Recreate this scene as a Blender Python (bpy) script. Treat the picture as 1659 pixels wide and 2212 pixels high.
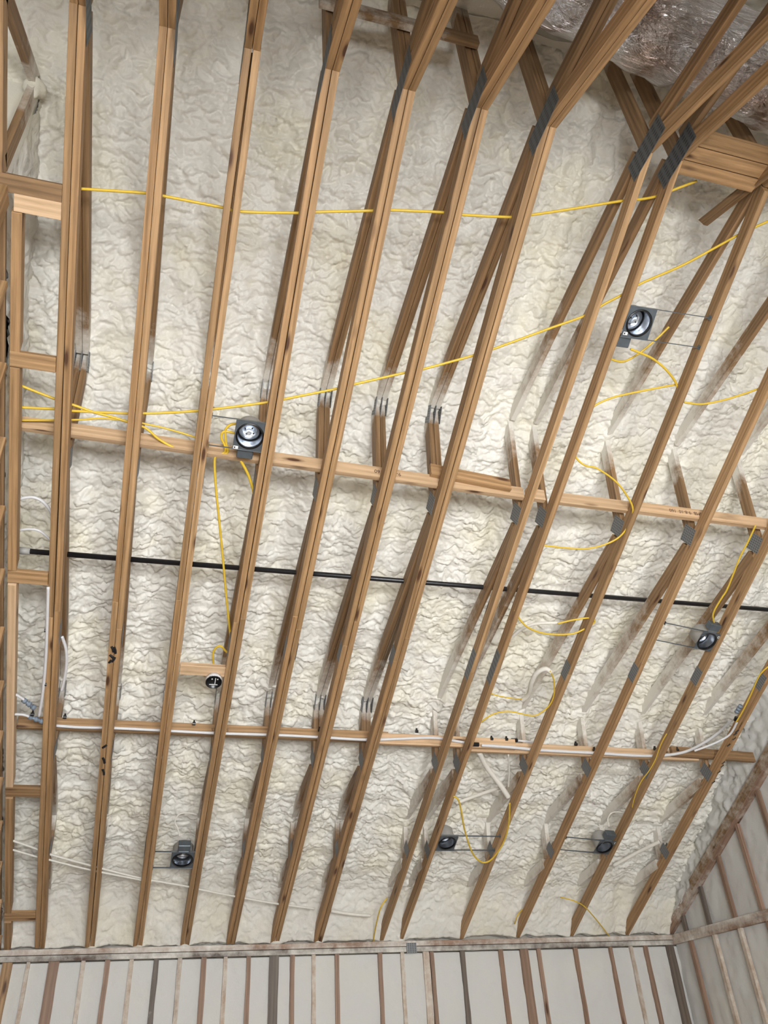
import bpy, bmesh, math, random
import numpy as np
from mathutils import Vector, Matrix
random.seed(7); rng = np.random.RandomState(11)
C = bpy.context.scene.collection
for o in list(bpy.data.objects): bpy.data.objects.remove(o)

# ---------------------------------------------------------------- camera, world, light, exposure
CAM = Vector((0.7253, -8.2409, -1.0)); FPX = 1705.83; W, H = 1659, 2212
yaw, pit, rol = 0.3106, 0.6141, -0.0651
fw = Vector((math.sin(yaw)*math.cos(pit), math.cos(yaw)*math.cos(pit), math.sin(pit)))
r0 = fw.cross(Vector((0, 0, 1))).normalized(); u0 = r0.cross(fw)
rt = math.cos(rol)*r0 + math.sin(rol)*u0; up = -math.sin(rol)*r0 + math.cos(rol)*u0
cd = bpy.data.cameras.new('camera'); cam = bpy.data.objects.new('camera', cd); C.objects.link(cam)
cam.matrix_world = Matrix(((rt.x, up.x, -fw.x, CAM.x), (rt.y, up.y, -fw.y, CAM.y), (rt.z, up.z, -fw.z, CAM.z), (0, 0, 0, 1)))
cd.sensor_fit = 'VERTICAL'; cd.sensor_height = 24.0; cd.lens = 24.0*FPX/H; cd.clip_start = 0.02
bpy.context.scene.camera = cam
sc = bpy.context.scene
sc.view_settings.view_transform = 'Standard'; sc.view_settings.look = 'None'
sc.view_settings.gamma = 1; sc.view_settings.exposure = 0.02
wd = bpy.data.worlds.new('world'); sc.world = wd; wd.use_nodes = True
wd.node_tree.nodes['Background'].inputs[0].default_value = (0.75, 0.86, 1.0, 1)
wd.node_tree.nodes['Background'].inputs[1].default_value = 0.6
def area(name, loc, target, sx, sy, power, col):
    l = bpy.data.lights.new(name, 'AREA'); l.shape = 'RECTANGLE'; l.size = sx; l.size_y = sy
    l.energy = power; l.color = col
    o = bpy.data.objects.new(name, l); C.objects.link(o); o.location = loc
    o.rotation_euler = (Vector(target)-Vector(loc)).to_track_quat('-Z', 'Y').to_euler(); return o
WINX = (0.1, 1.25, 2.4)
for x in WINX:      # daylight coming in through the triple window behind the camera
    area('window_daylight', (x, -10.28, -0.72), (x, -3.0, 1.9), 1.0, 1.8, 248, (0.975, 0.99, 1.0))
GLINTX = (3.3, 5.2)
for x in GLINTX:     # added lamps, invented to put glints on the foil duct
    area('duct_glint_lamp', (x, -10.30, 0.95), (x, -6.0, 3.0), .55, .32, 26, (0.975, 0.99, 1.0))

# ---------------------------------------------------------------- geometry helpers
def ray(px, py): return fw + rt*((px-W/2)/FPX) - up*((py-H/2)/FPX)
def at_slope(px, py, h=0.0):      # a point seen at the pixel on the plane z = s/2 + h (s = distance from the front wall)
    d = ray(px, py); n = Vector((0, .5, 1)); return CAM + d*((h - n.dot(CAM))/n.dot(d))
def at_y(px, py, y): d = ray(px, py); return CAM + d*((y-CAM.y)/d.y)
def at_x(px, py, x): d = ray(px, py); return CAM + d*((x-CAM.x)/d.x)
def P(x, s, z): return Vector((x, -s, z))
def roof(s):
    s = 12.64 - s if s > 6.32 else s
    return 0.24 + 0.645*s

class MB:
    def __init__(self): self.v = []; self.f = []; self.uv = []; self.sp = []; self.mi = []
    def quad(self, idx, uvs, mi=0): self.f.append(idx); self.uv.append(uvs); self.mi.append(mi)
    def board(self, p0, p1, wv, tv, spray=None, n=None):
        """rectangular timber from p0 to p1; wv / tv are the full width and thickness vectors"""
        p0 = Vector(p0); p1 = Vector(p1); wv = Vector(wv); tv = Vector(tv)
        L = (p1-p0).length; n = n or (max(1, int(L/0.12)) if spray else 1)
        b = len(self.v); off = random.random()*50; vo = random.random()*9
        cs = [(-.5, -.5), (.5, -.5), (.5, .5), (-.5, .5)]; w = wv.length; t = tv.length
        vc = [0, w, w+t, 2*w+t, 2*(w+t)]
        for i in range(n+1):
            k = i/n; c = p0.lerp(p1, k)
            for a, d in cs:
                q = c + wv*a + tv*d; self.v.append(q); self.sp.append(spray(q) if spray else 0.0)
        for i in range(n):
            u0_, u1_ = off+L*i/n, off+L*(i+1)/n
            for j in range(4):
                a = b+4*i+j; c = b+4*i+(j+1) % 4
                self.quad((a, c, c+4, a+4), [(u0_, vo+vc[j]), (u0_, vo+vc[j+1]), (u1_, vo+vc[j+1]), (u1_, vo+vc[j])])
        e = b+4*n
        self.quad((b+3, b+2, b+1, b), [(off, vo), (off, vo+w), (off+t*.3, vo+w), (off+t*.3, vo)])
        self.quad((e, e+1, e+2, e+3), [(off, vo), (off, vo+w), (off+t*.3, vo+w), (off+t*.3, vo)])
        return self
    def box(self, c, sx, sy, sz):
        c = Vector(c); return self.board(c-Vector((sx/2, 0, 0)), c+Vector((sx/2, 0, 0)), (0, sy, 0), (0, 0, sz))
    def tube(self, pts, r, seg=8, rfn=None, cap=True):
        pts = [Vector(p) for p in pts]; b = len(self.v); nrm = None
        for i, p in enumerate(pts):
            t = (pts[min(i+1, len(pts)-1)]-pts[max(i-1, 0)]).normalized()
            if nrm is None: nrm = t.orthogonal().normalized()
            nrm = (nrm - t*nrm.dot(t)).normalized(); bn = t.cross(nrm); rr = rfn(i) if rfn else r
            for k in range(seg):
                a = 2*math.pi*k/seg; self.v.append(p + (nrm*math.cos(a)+bn*math.sin(a))*rr); self.sp.append(0)
        for i in range(len(pts)-1):
            for k in range(seg):
                a = b+i*seg+k; c = b+i*seg+(k+1) % seg
                self.quad((a, c, c+seg, a+seg), [(i, k/seg)]*4)
        if cap:
            self.quad(tuple(b+k for k in reversed(range(seg))), [(0, 0)]*seg)
            e = b+(len(pts)-1)*seg; self.quad(tuple(e+k for k in range(seg)), [(0, 0)]*seg)
        return self
    def lathe(self, prof, seg=40, mi=0, M=None):
        """profile of (radius, z) turned about local z"""
        b = len(self.v)
        for (r, z) in prof:
            for k in range(seg):
                a = 2*math.pi*k/seg; q = Vector((r*math.cos(a), r*math.sin(a), z)); q = M @ q if M else q
                self.v.append(q); self.sp.append(0)
        for i in range(len(prof)-1):
            for k in range(seg):
                a = b+i*seg+k; c = b+i*seg+(k+1) % seg; self.quad((a, c, c+seg, a+seg), [(0, 0)]*4, mi)
        return self
    def build(self, name, mat, parent=None, smooth=False, bevel=0.0):
        me = bpy.data.meshes.new(name); me.from_pydata([tuple(v) for v in self.v], [], self.f)
        uv = me.uv_layers.new(name='UVMap'); flat = [c for f in self.uv for q in f for c in q]
        uv.data.foreach_set('uv', flat)
        if any(self.sp):
            at = me.attributes.new('spray', 'FLOAT', 'POINT'); at.data.foreach_set('value', self.sp)
        for m in (mat if isinstance(mat, (list, tuple)) else [mat]): me.materials.append(m)
        me.polygons.foreach_set('material_index', self.mi)
        if smooth: me.polygons.foreach_set('use_smooth', [True]*len(me.polygons))
        me.update()
        o = bpy.data.objects.new(name, me); C.objects.link(o)
        if parent: o.parent = parent; o.matrix_parent_inverse = parent.matrix_world.inverted()
        if bevel:
            md = o.modifiers.new('edge', 'BEVEL'); md.width = bevel; md.segments = 1; md.limit_method = 'ANGLE'; md.angle_limit = .9
        return o
def tag(o, label=None, cat=None, group=None, kind=None):
    for k, v in (('label', label), ('category', cat), ('group', group), ('kind', kind)):
        if v: o[k] = v
    return o
def thing(name, loc, label, cat, group=None, M=None):
    o = bpy.data.objects.new(name, None); C.objects.link(o); o.empty_display_size = .1
    if M is not None: o.matrix_world = M
    else: o.matrix_world = Matrix.Translation(Vector(loc))
    return tag(o, label, cat, group)
def smooth_path(pts, n=8):
    pts = [Vector(p) for p in pts]
    if len(pts) < 3: return pts
    out = []
    for i in range(len(pts)-1):
        a = pts[max(i-1, 0)]; b = pts[i]; c = pts[i+1]; d = pts[min(i+2, len(pts)-1)]
        for k in range(n):
            t = k/n
            out.append(0.5*((2*b)+(c-a)*t+(2*a-5*b+4*c-d)*t*t+(3*b-a-3*c+d)*t**3))
    out.append(pts[-1]); return out

# ---------------------------------------------------------------- materials
def nt(name):
    m = bpy.data.materials.new(name); m.use_nodes = True; t = m.node_tree
    return m, t, t.nodes['Principled BSDF']
def N(t, kind, **kw):
    n = t.nodes.new(kind)
    for k, v in kw.items():
        if k.startswith('_'): n.inputs[k[1:].replace('_', ' ')].default_value = v
        else: setattr(n, k, v)
    return n
def ramp(t, fac, stops, interp='LINEAR'):
    n = t.nodes.new('ShaderNodeValToRGB'); n.color_ramp.interpolation = interp; e = n.color_ramp.elements
    while len(e) < len(stops): e.new(.5)
    for el, (p, c) in zip(e, stops): el.position = p; el.color = (*c, 1) if len(c) == 3 else c
    t.links.new(fac, n.inputs[0]); return n
def mixc(t, fac, a, b, mode='MIX'):
    n = t.nodes.new('ShaderNodeMix'); n.data_type = 'RGBA'; n.blend_type = mode
    for s, v in ((0, fac), (6, a), (7, b)):
        if hasattr(v, 'links') or isinstance(v, bpy.types.NodeSocket): t.links.new(v, n.inputs[s])
        else: n.inputs[s].default_value = v if s == 0 else (*v, 1)
    return n.outputs[2]
def math_(t, op, a, b=None, c=None):
    n = t.nodes.new('ShaderNodeMath'); n.operation = op
    for i, v in enumerate((a, b, c)):
        if v is None: continue
        if isinstance(v, bpy.types.NodeSocket): t.links.new(v, n.inputs[i])
        else: n.inputs[i].default_value = v
    return n.outputs[0]
FOAM_A, FOAM_B = (0.83, 0.81, 0.75), (0.84, 0.80, 0.66)

def wood(name, dark, light, knots=0.5, rough=0.62, stain=0.0, smear=0.0):
    m, t, b = nt(name)
    uv = N(t, 'ShaderNodeUVMap'); mp = N(t, 'ShaderNodeMapping'); mp.inputs['Scale'].default_value = (1.1, 26, 1)
    t.links.new(uv.outputs[0], mp.inputs[0])
    oi = N(t, 'ShaderNodeObjectInfo')
    n1 = N(t, 'ShaderNodeTexNoise', _Scale=1.6, _Detail=6, _Roughness=.7, _Distortion=.4); t.links.new(mp.outputs[0], n1.inputs[0])
    mp2 = N(t, 'ShaderNodeMapping'); mp2.inputs['Scale'].default_value = (.45, 8, 1); t.links.new(uv.outputs[0], mp2.inputs[0])
    wv = N(t, 'ShaderNodeTexWave', _Scale=1.1, _Distortion=7.5, _Detail=2, _Detail_Scale=.6); wv.bands_direction = 'Y'
    t.links.new(mp2.outputs[0], wv.inputs[0])
    g = math_(t, 'ADD', math_(t, 'MULTIPLY', n1.outputs[0], .85), math_(t, 'MULTIPLY', wv.outputs[0], .16))
    col = ramp(t, g, [(.28, dark), (.5, tuple((a+c)/2 for a, c in zip(dark, light))), (.72, light)]).outputs[0]
    # each piece its own tone
    tone = ramp(t, oi.outputs['Random'], [(0, (.80, .76, .70)), (.35, (1, .97, .93)), (.7, (.95, .88, .80)), (1, (1.12, 1.10, 1.08))]).outputs[0]
    col = mixc(t, 1.0, col, tone, 'MULTIPLY')
    # knots
    mp3 = N(t, 'ShaderNodeMapping'); mp3.inputs['Scale'].default_value = (2.6, 11, 1); t.links.new(uv.outputs[0], mp3.inputs[0])
    vo = N(t, 'ShaderNodeTexVoronoi', _Scale=1.0, _Randomness=1.0); t.links.new(mp3.outputs[0], vo.inputs[0])
    sel = math_(t, 'GREATER_THAN', N2(t, vo.outputs['Color']), 1-knots)
    kd = math_(t, 'MULTIPLY', ramp(t, vo.outputs['Distance'], [(.09, (1, 1, 1)), (.14, (.5,)*3), (.22, (0, 0, 0))]).outputs[0], sel)
    col = mixc(t, kd, col, (.085, .035, .015))
    # weathering / dirt patches
    ds = N(t, 'ShaderNodeTexNoise', _Scale=2.2, _Detail=4, _Roughness=.6); mp4 = N(t, 'ShaderNodeMapping'); mp4.inputs['Scale'].default_value = (1, 5, 1)
    t.links.new(uv.outputs[0], mp4.inputs[0]); t.links.new(mp4.outputs[0], ds.inputs[0])
    dm = ramp(t, ds.outputs[0], [(.60-stain, (0, 0, 0)), (.78-stain*.5, (.55,)*3)]).outputs[0]
    col = mixc(t, dm, col, (.16, .10, .055))
    # foam overspray near the roof
    at = N(t, 'ShaderNodeAttribute', attribute_name='spray'); geo = N(t, 'ShaderNodeNewGeometry')
    sn = N(t, 'ShaderNodeTexNoise', _Scale=9.0, _Detail=5, _Roughness=.7); t.links.new(geo.outputs['Position'], sn.inputs[0])
    sm = math_(t, 'ADD', at.outputs['Fac'], math_(t, 'MULTIPLY', math_(t, 'SUBTRACT', sn.outputs[0], .5), 0.9))
    sm = math_(t, 'ADD', sm, smear) if smear else sm
    sf = ramp(t, sm, [(.42, (0, 0, 0)), (.85, (.93,)*3)]).outputs[0]
    gate = math_(t, 'GREATER_THAN', at.outputs['Fac'], .01) if not smear else None
    if gate: sf = math_(t, 'MULTIPLY', sf, gate)
    col = mixc(t, sf, col, (.80, .775, .71))
    t.links.new(col, b.inputs['Base Color']); b.inputs['Roughness'].default_value = rough
    bp = N(t, 'ShaderNodeBump', _Strength=.25, _Distance=.003); t.links.new(g, bp.inputs['Height']); t.links.new(bp.outputs[0], b.inputs['Normal'])
    return m
def N2(t, colsock):
    s = t.nodes.new('ShaderNodeSeparateColor'); t.links.new(colsock, s.inputs[0]); return s.outputs[0]

M_PINE = wood('pine_chord', (.22, .130, .058), (.53, .338, .175), .6)
M_PINE_L = wood('pine_pale', (.50, .34, .20), (.78, .57, .38), .4)
M_PINE_D = wood('pine_web', (.155, .090, .040), (.38, .240, .125), .5, stain=.04)
M_STUD = wood('pine_stud_smeared', (.20, .125, .09), (.37, .25, .18), .3, stain=.06, smear=.30)
M_STUD_G = wood('stud_weathered_grey', (.09, .075, .065), (.20, .17, .145), .1, smear=.30)
M_STUD_P = wood('stud_foam_smeared', (.36, .26, .19), (.50, .40, .31), .2, smear=.55)
M_DARK = wood('pine_dark', (.055, .035, .02), (.15, .09, .05), .3, stain=.1, smear=.12)

M_MOULD = wood('pine_black_mould', (.035, .03, .022), (.30, .22, .14), .3, stain=.22)

def foam_mat(name, fine=1.0, tint=0.0, rough=.55, cols=(FOAM_A, FOAM_B)):
    m, t, b = nt(name)
    geo = N(t, 'ShaderNodeNewGeometry')
    n1 = N(t, 'ShaderNodeTexNoise', _Scale=2.1, _Detail=3, _Roughness=.55); t.links.new(geo.outputs['Position'], n1.inputs[0])
    f = ramp(t, n1.outputs[0], [(.45-tint, (0, 0, 0)), (.72-tint, (1, 1, 1))]).outputs[0]
    col = mixc(t, f, *cols)
    n2 = N(t, 'ShaderNodeTexNoise', _Scale=55*fine, _Detail=4, _Roughness=.6, _Distortion=.6); t.links.new(geo.outputs['Position'], n2.inputs[0])
    n3 = N(t, 'ShaderNodeTexNoise', _Scale=8.0, _Detail=4); t.links.new(geo.outputs['Position'], n3.inputs[0])
    bp = N(t, 'ShaderNodeBump', _Strength=.5, _Distance=.006); t.links.new(n2.outputs[0], bp.inputs['Height'])
    t.links.new(bp.outputs[0], b.inputs['Normal']); t.links.new(col, b.inputs['Base Color'])
    b.inputs['Roughness'].default_value = rough; b.inputs['Specular IOR Level'].default_value = .5
    return m
M_FOAM = foam_mat('spray_foam', rough=.42); M_FOAMW = foam_mat('trimmed_foam', fine=.7, tint=-.05, rough=.8, cols=((.66, .655, .63), (.68, .665, .61)))
def plain(name, col, rough=.5, metal=0.0, bump=0, nscale=40, var=0.0):
    m, t, b = nt(name)
    geo = N(t, 'ShaderNodeTexCoord'); n1 = N(t, 'ShaderNodeTexNoise', _Scale=nscale, _Detail=3); t.links.new(geo.outputs['Object'], n1.inputs[0])
    c = mixc(t, n1.outputs[0], tuple(x*(1-var) for x in col), tuple(min(1, x*(1+var)) for x in col))
    t.links.new(c, b.inputs['Base Color']); b.inputs['Roughness'].default_value = rough; b.inputs['Metallic'].default_value = metal
    if bump:
        bp = N(t, 'ShaderNodeBump', _Strength=bump, _Distance=.003); t.links.new(n1.outputs[0], bp.inputs['Height']); t.links.new(bp.outputs[0], b.inputs['Normal'])
    return m
M_YEL = plain('yellow_cable_sheath', (.74, .50, .045), .45, var=.12)
M_WCAB = plain('foam_coated_cable', (.78, .75, .68), .7, bump=.8, var=.06)
M_PEX = plain('white_plastic_pipe', (.72, .72, .74), .35, var=.05)
M_BLACK = plain('black_iron', (.012, .012, .014), .35, var=.3)
M_BLKP = plain('black_plastic', (.008, .008, .009), .3, var=.2)
M_FIT = plain('blue_grey_fitting', (.22, .27, .33), .45, var=.1)
M_GALV = plain('galvanised_steel', (.30, .33, .36), .38, .85, var=.25, nscale=25)
M_GALVD = plain('galvanised_dark', (.16, .19, .22), .42, .7, var=.25, nscale=25)
M_CHROME = plain('bright_aluminium', (.66, .70, .76), .30, 1.0, var=.05)
M_WHITE = plain('white_sticker', (.8, .8, .8), .6, var=.05)
M_GREYP = plain('grey_paint', (.42, .41, .39), .6, .1, var=.1)
M_INK = plain('ink', (.10, .05, .03), .8); M_MARK = plain('black_marker', (.01, .01, .012), .6)
M_FLOOR = plain('plywood_floor', (.32, .27, .21), .8, bump=.3, nscale=6, var=.2)
M_WALLB = plain('wall_board', (.50, .46, .40), .85, nscale=3, var=.12)
def plate_mat(cols=((.23, .24, .25), (.10, .105, .11))):
    m, t, b = nt('toothed_plate')
    uv = N(t, 'ShaderNodeUVMap'); mp = N(t, 'ShaderNodeMapping'); mp.inputs['Scale'].default_value = (1, 1, 1); t.links.new(uv.outputs[0], mp.inputs[0])
    w1 = N(t, 'ShaderNodeTexWave', _Scale=22, _Distortion=.6); w1.bands_direction = 'Y'; t.links.new(mp.outputs[0], w1.inputs[0])
    w2 = N(t, 'ShaderNodeTexWave', _Scale=14, _Distortion=0); w2.bands_direction = 'X'; t.links.new(mp.outputs[0], w2.inputs[0])
    h = math_(t, 'MULTIPLY', w1.outputs[0], w2.outputs[0])
    col = ramp(t, h, [(.15, cols[0]), (.6, cols[1])]).outputs[0]
    t.links.new(col, b.inputs['Base Color']); b.inputs['Metallic'].default_value = .35; b.inputs['Roughness'].default_value = .55
    bp = N(t, 'ShaderNodeBump', _Strength=.6, _Distance=.002); t.links.new(h, bp.inputs['Height']); t.links.new(bp.outputs[0], b.inputs['Normal'])
    return m
M_PLATE = plate_mat(); M_PLATE_D = plate_mat(((.13, .14, .15), (.055, .06, .065)))
def duct_mat():
    m, t, b = nt('foil_jacket')
    uv = N(t, 'ShaderNodeUVMap'); mp = N(t, 'ShaderNodeMapping'); mp.inputs['Scale'].default_value = (4.5, 22, 1)
    mp.inputs['Rotation'].default_value = (0, 0, .12); t.links.new(uv.outputs[0], mp.inputs[0])
    n = N(t, 'ShaderNodeTexNoise', _Scale=1.4, _Detail=5, _Roughness=.6, _Distortion=1.3); t.links.new(mp.outputs[0], n.inputs[0])
    n2 = N(t, 'ShaderNodeTexNoise', _Scale=2.6, _Detail=3); t.links.new(uv.outputs[0], n2.inputs[0])
    bp = N(t, 'ShaderNodeBump', _Strength=1.0, _Distance=.045)
    t.links.new(math_(t, 'ADD', n.outputs[0], math_(t, 'MULTIPLY', n2.outputs[0], .6)), bp.inputs['Height']); t.links.new(bp.outputs[0], b.inputs['Normal'])
    col = ramp(t, n2.outputs[0], [(.38, (.40, .31, .27)), (.62, (.70, .70, .73))]).outputs[0]
    t.links.new(col, b.inputs['Base Color']); b.inputs['Metallic'].default_value = .92; b.inputs['Roughness'].default_value = .15
    b.inputs['Coat Weight'].default_value = .6; b.inputs['Coat Roughness'].default_value = .05
    return m
M_DUCT = duct_mat()
def glass_mat():
    m, t, b = nt('window_glass'); b.inputs['Transmission Weight'].default_value = 1; b.inputs['Roughness'].default_value = 0
    b.inputs['Base Color'].default_value = (.95, .98, 1, 1); b.inputs['IOR'].default_value = 1.45
    return m
M_GLASS = glass_mat()

# ---------------------------------------------------------------- foam height field (numpy)
def vnoise(x, y, seed, period=4096):
    r = np.random.RandomState(seed); tb = r.rand(64, 64)
    xi = np.floor(x).astype(int); yi = np.floor(y).astype(int); fx = x-xi; fy = y-yi
    fx = fx*fx*(3-2*fx); fy = fy*fy*(3-2*fy); g = lambda a, b: tb[a % 64, b % 64]
    return (g(xi, yi)*(1-fx)+g(xi+1, yi)*fx)*(1-fy)+(g(xi, yi+1)*(1-fx)+g(xi+1, yi+1)*fx)*fy
def cells(x, y, seed):
    r = np.random.RandomState(seed); jx = r.rand(97, 89); jy = r.rand(97, 89); jh = r.rand(97, 89)
    xi = np.floor(x).astype(int); yi = np.floor(y).astype(int)
    best = np.full(x.shape, 9.0); hb = np.zeros(x.shape); dv = np.zeros(x.shape)
    for a in (-1, 0, 1):
        for b in (-1, 0, 1):
            cx = (xi+a) % 97; cy = (yi+b) % 89
            rad = .8+.5*jh[cx, cy]
            d = np.hypot(xi+a+jx[cx, cy]-x, yi+b+jy[cx, cy]-y)/rad
            k = d < best; best = np.where(k, d, best); hb = np.where(k, jh[cx, cy], hb)
            dv = np.where(k, yi+b+jy[cx, cy]-y, dv)
    return np.clip(1-(best/1.05)**1.7, 0, 1), hb, dv
def lobes(u, v, rough=1.0):
    """billowy spray foam: domes with sharp creases, wider than tall, warped"""
    wu = u + .06*(vnoise(u*8, v*8, 1)-.5)+.030*(vnoise(u*22, v*22, 2)-.5)+.012*(vnoise(u*60, v*60, 12)-.5)
    wv = v + .07*(vnoise(u*8, v*8, 3)-.5)+.034*(vnoise(u*22, v*22, 4)-.5)+.012*(vnoise(u*60, v*60, 13)-.5)
    a, ha, da = cells(wu/.078, wv/.056, 5); b, hb, db = cells(wu/.043, wv/.032, 6); c, hc, dc = cells(wu/.025, wv/.019, 16)
    m = vnoise(u*2.3, v*1.6, 7); m2 = vnoise(u*4, v*4, 10)
    h = .030*a*(1+.35*da)*(.25+1.2*ha)*(.3+.9*m) + .0215*b*(1+.4*db)*(.4+hb)*(.45+.9*m2) + .0065*c*(1+.3*dc) \
        + .05*(vnoise(u*2.2, v*3.2, 8)-.5) + .030*(vnoise(u*6, v*8, 9)-.5) - .022
    return rough*h
def grid_mesh(name, A, mat, kind='structure', label=None, cat=None):
    ny, nx = A.shape[:2]; me = bpy.data.meshes.new(name)
    V = A.reshape(-1, 3); i = np.arange(ny*nx).reshape(ny, nx)
    F = np.stack([i[:-1, :-1], i[:-1, 1:], i[1:, 1:], i[1:, :-1]], -1).reshape(-1, 4)
    me.vertices.add(len(V)); me.vertices.foreach_set('co', V.ravel().astype(np.float32))
    me.loops.add(F.size); me.loops.foreach_set('vertex_index', F.ravel().astype(np.int32))
    me.polygons.add(len(F)); me.polygons.foreach_set('loop_start', np.arange(0, F.size, 4, dtype=np.int32))
    me.polygons.foreach_set('use_smooth', np.ones(len(F), bool)); me.materials.append(mat); me.update(calc_edges=True)
    o = bpy.data.objects.new(name, me); C.objects.link(o); return tag(o, label, cat, None, kind)

# ---------------------------------------------------------------- setting
TX = [i*.4064 for i in range(7)]+[3.059, 3.255, 3.875, 4.481, 5.076, 5.719]
GX = 6.256
def roof_sheet(front, step, name):
    x = np.arange(-3.0 if not front else -1.3, GX+.12, step); L = 6.32
    s = np.arange(-.09 if front else 0, L+step*.4, step*.84); s[-1] = L
    X, S = np.meshgrid(x, s)
    h = lobes(X, S*1.19 + (0 if front else 40))
    h *= np.clip(.35+S/1.2, .35, 1)
    # foam heaps up towards each truss and thins mid-bay
    near = np.zeros_like(X)
    for tx in TX: near = np.maximum(near, np.exp(-((X-tx)/.07)**2))
    h = h + .028*near + .034*vnoise(X*8+.6*vnoise(X*2, S*2, 22), S*.6, 21) - .018
    Z = .24+.645*S
    low = np.clip((.34-S)/.34, 0, 1); Z = Z*(1-low**2) + .03*low**2
    Z = np.maximum(Z, .01+.15*S)
    nz, ny = -.84, -.54
    if not front: S = 12.64-S; ny = .54
    A = np.stack([X, -(S) + ny*h*(1 if front else 1), Z + nz*h], -1)
    A[-1, :, 1] = -6.34 if front else -6.30; A[-1, :, 2] = 4.27+.02*np.sin(x*9)+.01*np.sin(x*23)
    if not front: A = A[:, ::-1]
    return grid_mesh(name, A, M_FOAM)
roof_sheet(True, .0078, 'ceiling'); roof_sheet(False, .03, 'ceiling')
def slab(name, boxes, mat, kind='structure'):
    mb = MB()
    for c, d in boxes: mb.box(c, *d)
    return tag(mb.build(name, mat), None, None, None, kind)
slab('wall_front', [((1.65, .16, -1.0), (10.2, .08, 3.2))], M_WALLB); slab('wall_right', [((GX+.17, -6.3, .9), (.08, 13.4, 7.2))], M_WALLB)
slab('wall_left', [((-.435, -5.50, 3.27), (.20, .07, 1.22))], M_FOAM)
slab('floor', [((1.65, -6.3, -2.55), (9.7, 13.2, .1))], M_FLOOR)
# front wall: trimmed foam between studs
x = np.arange(-.5, GX+.05, .02); z = np.arange(-2.5, -.085, .02); X, Z = np.meshgrid(x, z)
hh = .010*(vnoise(X*5, Z*4, 31)-.5)+.006*(vnoise(X*16, Z*12, 32)-.5)+.003*vnoise(X*45, Z*45, 33)
grid_mesh('wall_front', np.stack([X, .012-hh*1.6, Z], -1), M_FOAMW)
# right gable wall: below the sloping chord trimmed foam, above it rough foam up to the roof
y = np.arange(0, 12.66, .025); k = np.linspace(0, 1, 150); S, K = np.meshgrid(y, k)
Ztop = np.where(S > 6.32, .22+.645*(12.64-S), .22+.645*S)+.05
Zc = np.where(S > 6.32, .5*(12.64-S), .5*S)
Z = -2.5+K*(Ztop+2.5)
mask = np.clip((Z-Zc-.02)/.06, 0, 1)
hh = (.010*(vnoise(S*5, Z*4, 34)-.5)+.006*(vnoise(S*16, Z*12, 35)-.5))*1.6 + mask*(lobes(S, Z+9)*1.1+.02)
grid_mesh('wall_right', np.stack([GX+.03-hh, -S, Z], -1)[:, ::-1], M_FOAMW)
# left gable wall: open studs below the chord with sheathing behind, foam above
y = np.arange(0, 5.50, .02); k = np.linspace(0, 1, 60); S, K = np.meshgrid(y, k)
Z = .5*S+.07 + K*np.maximum(.22+.645*S+.06-.5*S-.07, .01)
grid_mesh('wall_left', np.stack([-.355+lobes(S, Z+3)*.8+.005, -S, Z], -1), M_FOAM)
mb = MB(); b0 = len(mb.v)
pts = [(-.2, -2.5), (-.2, .4), (5.46, 3.95), (5.46, -2.5)]
for xx in (-.50, -.44):
    for s_, z_ in pts: mb.v.append(P(xx, s_, z_)); mb.sp.append(0)
mb.quad((4, 5, 6, 7), [(p[0], p[1]) for p in pts]); mb.quad((3, 2, 1, 0), [(p[0], p[1]) for p in pts])
for a, c in ((0, 1), (1, 2), (2, 3), (3, 0)): mb.quad((a, c, c+4, a+4), [(0, 0)]*4)
tag(mb.build('wall_left', M_PINE_D), kind='structure')
slab('wall_left', [((-3.05, -9.1, .2), (.1, 7.3, 5.4)), ((-1.75, -5.52, -.1), (2.6, .06, 4.8))], M_WALLB)
# back wall with a triple window, gable-high up to the foam
Y0 = -10.42
mb = MB()
mb.box((1.65, Y0, -2.115), 9.5, .12, .77); mb.box((1.65, Y0, .535), 9.5, .12, .47); mb.box((1.65, Y0, 1.59), 9.5, .12, .92)
for a_, c_ in ((-3.1, 3.0), (3.6, 4.9), (5.5, 6.4)): mb.box(((a_+c_)/2, Y0, .95), c_-a_, .12, .37)  # wall left open around the made-up high panes
mb.box(((-3.1-.5)/2, Y0, -.715), 2.6, .12, 2.03); mb.box(((3.0+6.4)/2, Y0, -.715), 3.4, .12, 2.03)
for x in (.675, 1.825): mb.box((x, Y0, -.715), .11, .12, 2.03)
tag(mb.build('wall_back', M_WALLB), kind='structure')
for i, x in enumerate(WINX):
    f = MB(); f.box((x, Y0+.02, .265), 1.08, .1, .05).box((x, Y0+.02, -1.695), 1.08, .1, .05)
    for dx in (-.51, .51): f.box((x+dx, Y0+.02, -.715), .05, .1, 1.92)
    f.box((x, Y0+.02, -.715), .97, .06, .03)
    fo = tag(f.build('window_%d' % (i+1), M_WHITE), kind='structure')
    MB().box((x, Y0, -.715), .97, .008, 1.91).build('pane', M_GLASS, fo)
for i, x in enumerate(GLINTX):  # made-up high window frames around the added duct glint lamps
    f = MB()
    for dz in (-.165, .165): f.box((x, Y0+.02, .95+dz), .6, .1, .03)
    for dx in (-.285, .285): f.box((x+dx, Y0+.02, .95), .03, .1, .30)
    fo = tag(f.build('window_%d' % (i+4), M_WHITE), kind='structure'); MB().box((x, Y0, .95), .54, .008, .30).build('pane', M_GLASS, fo)
slab('ceiling_light_blocker', [((1.65, -9.72, .36), (9.4, 1.33, .10)), ((1.65, -9.08, .40), (9.4, .05, .18))], M_WALLB)  # unseen slab and fascia added to block window light and darken the ridge
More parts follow.
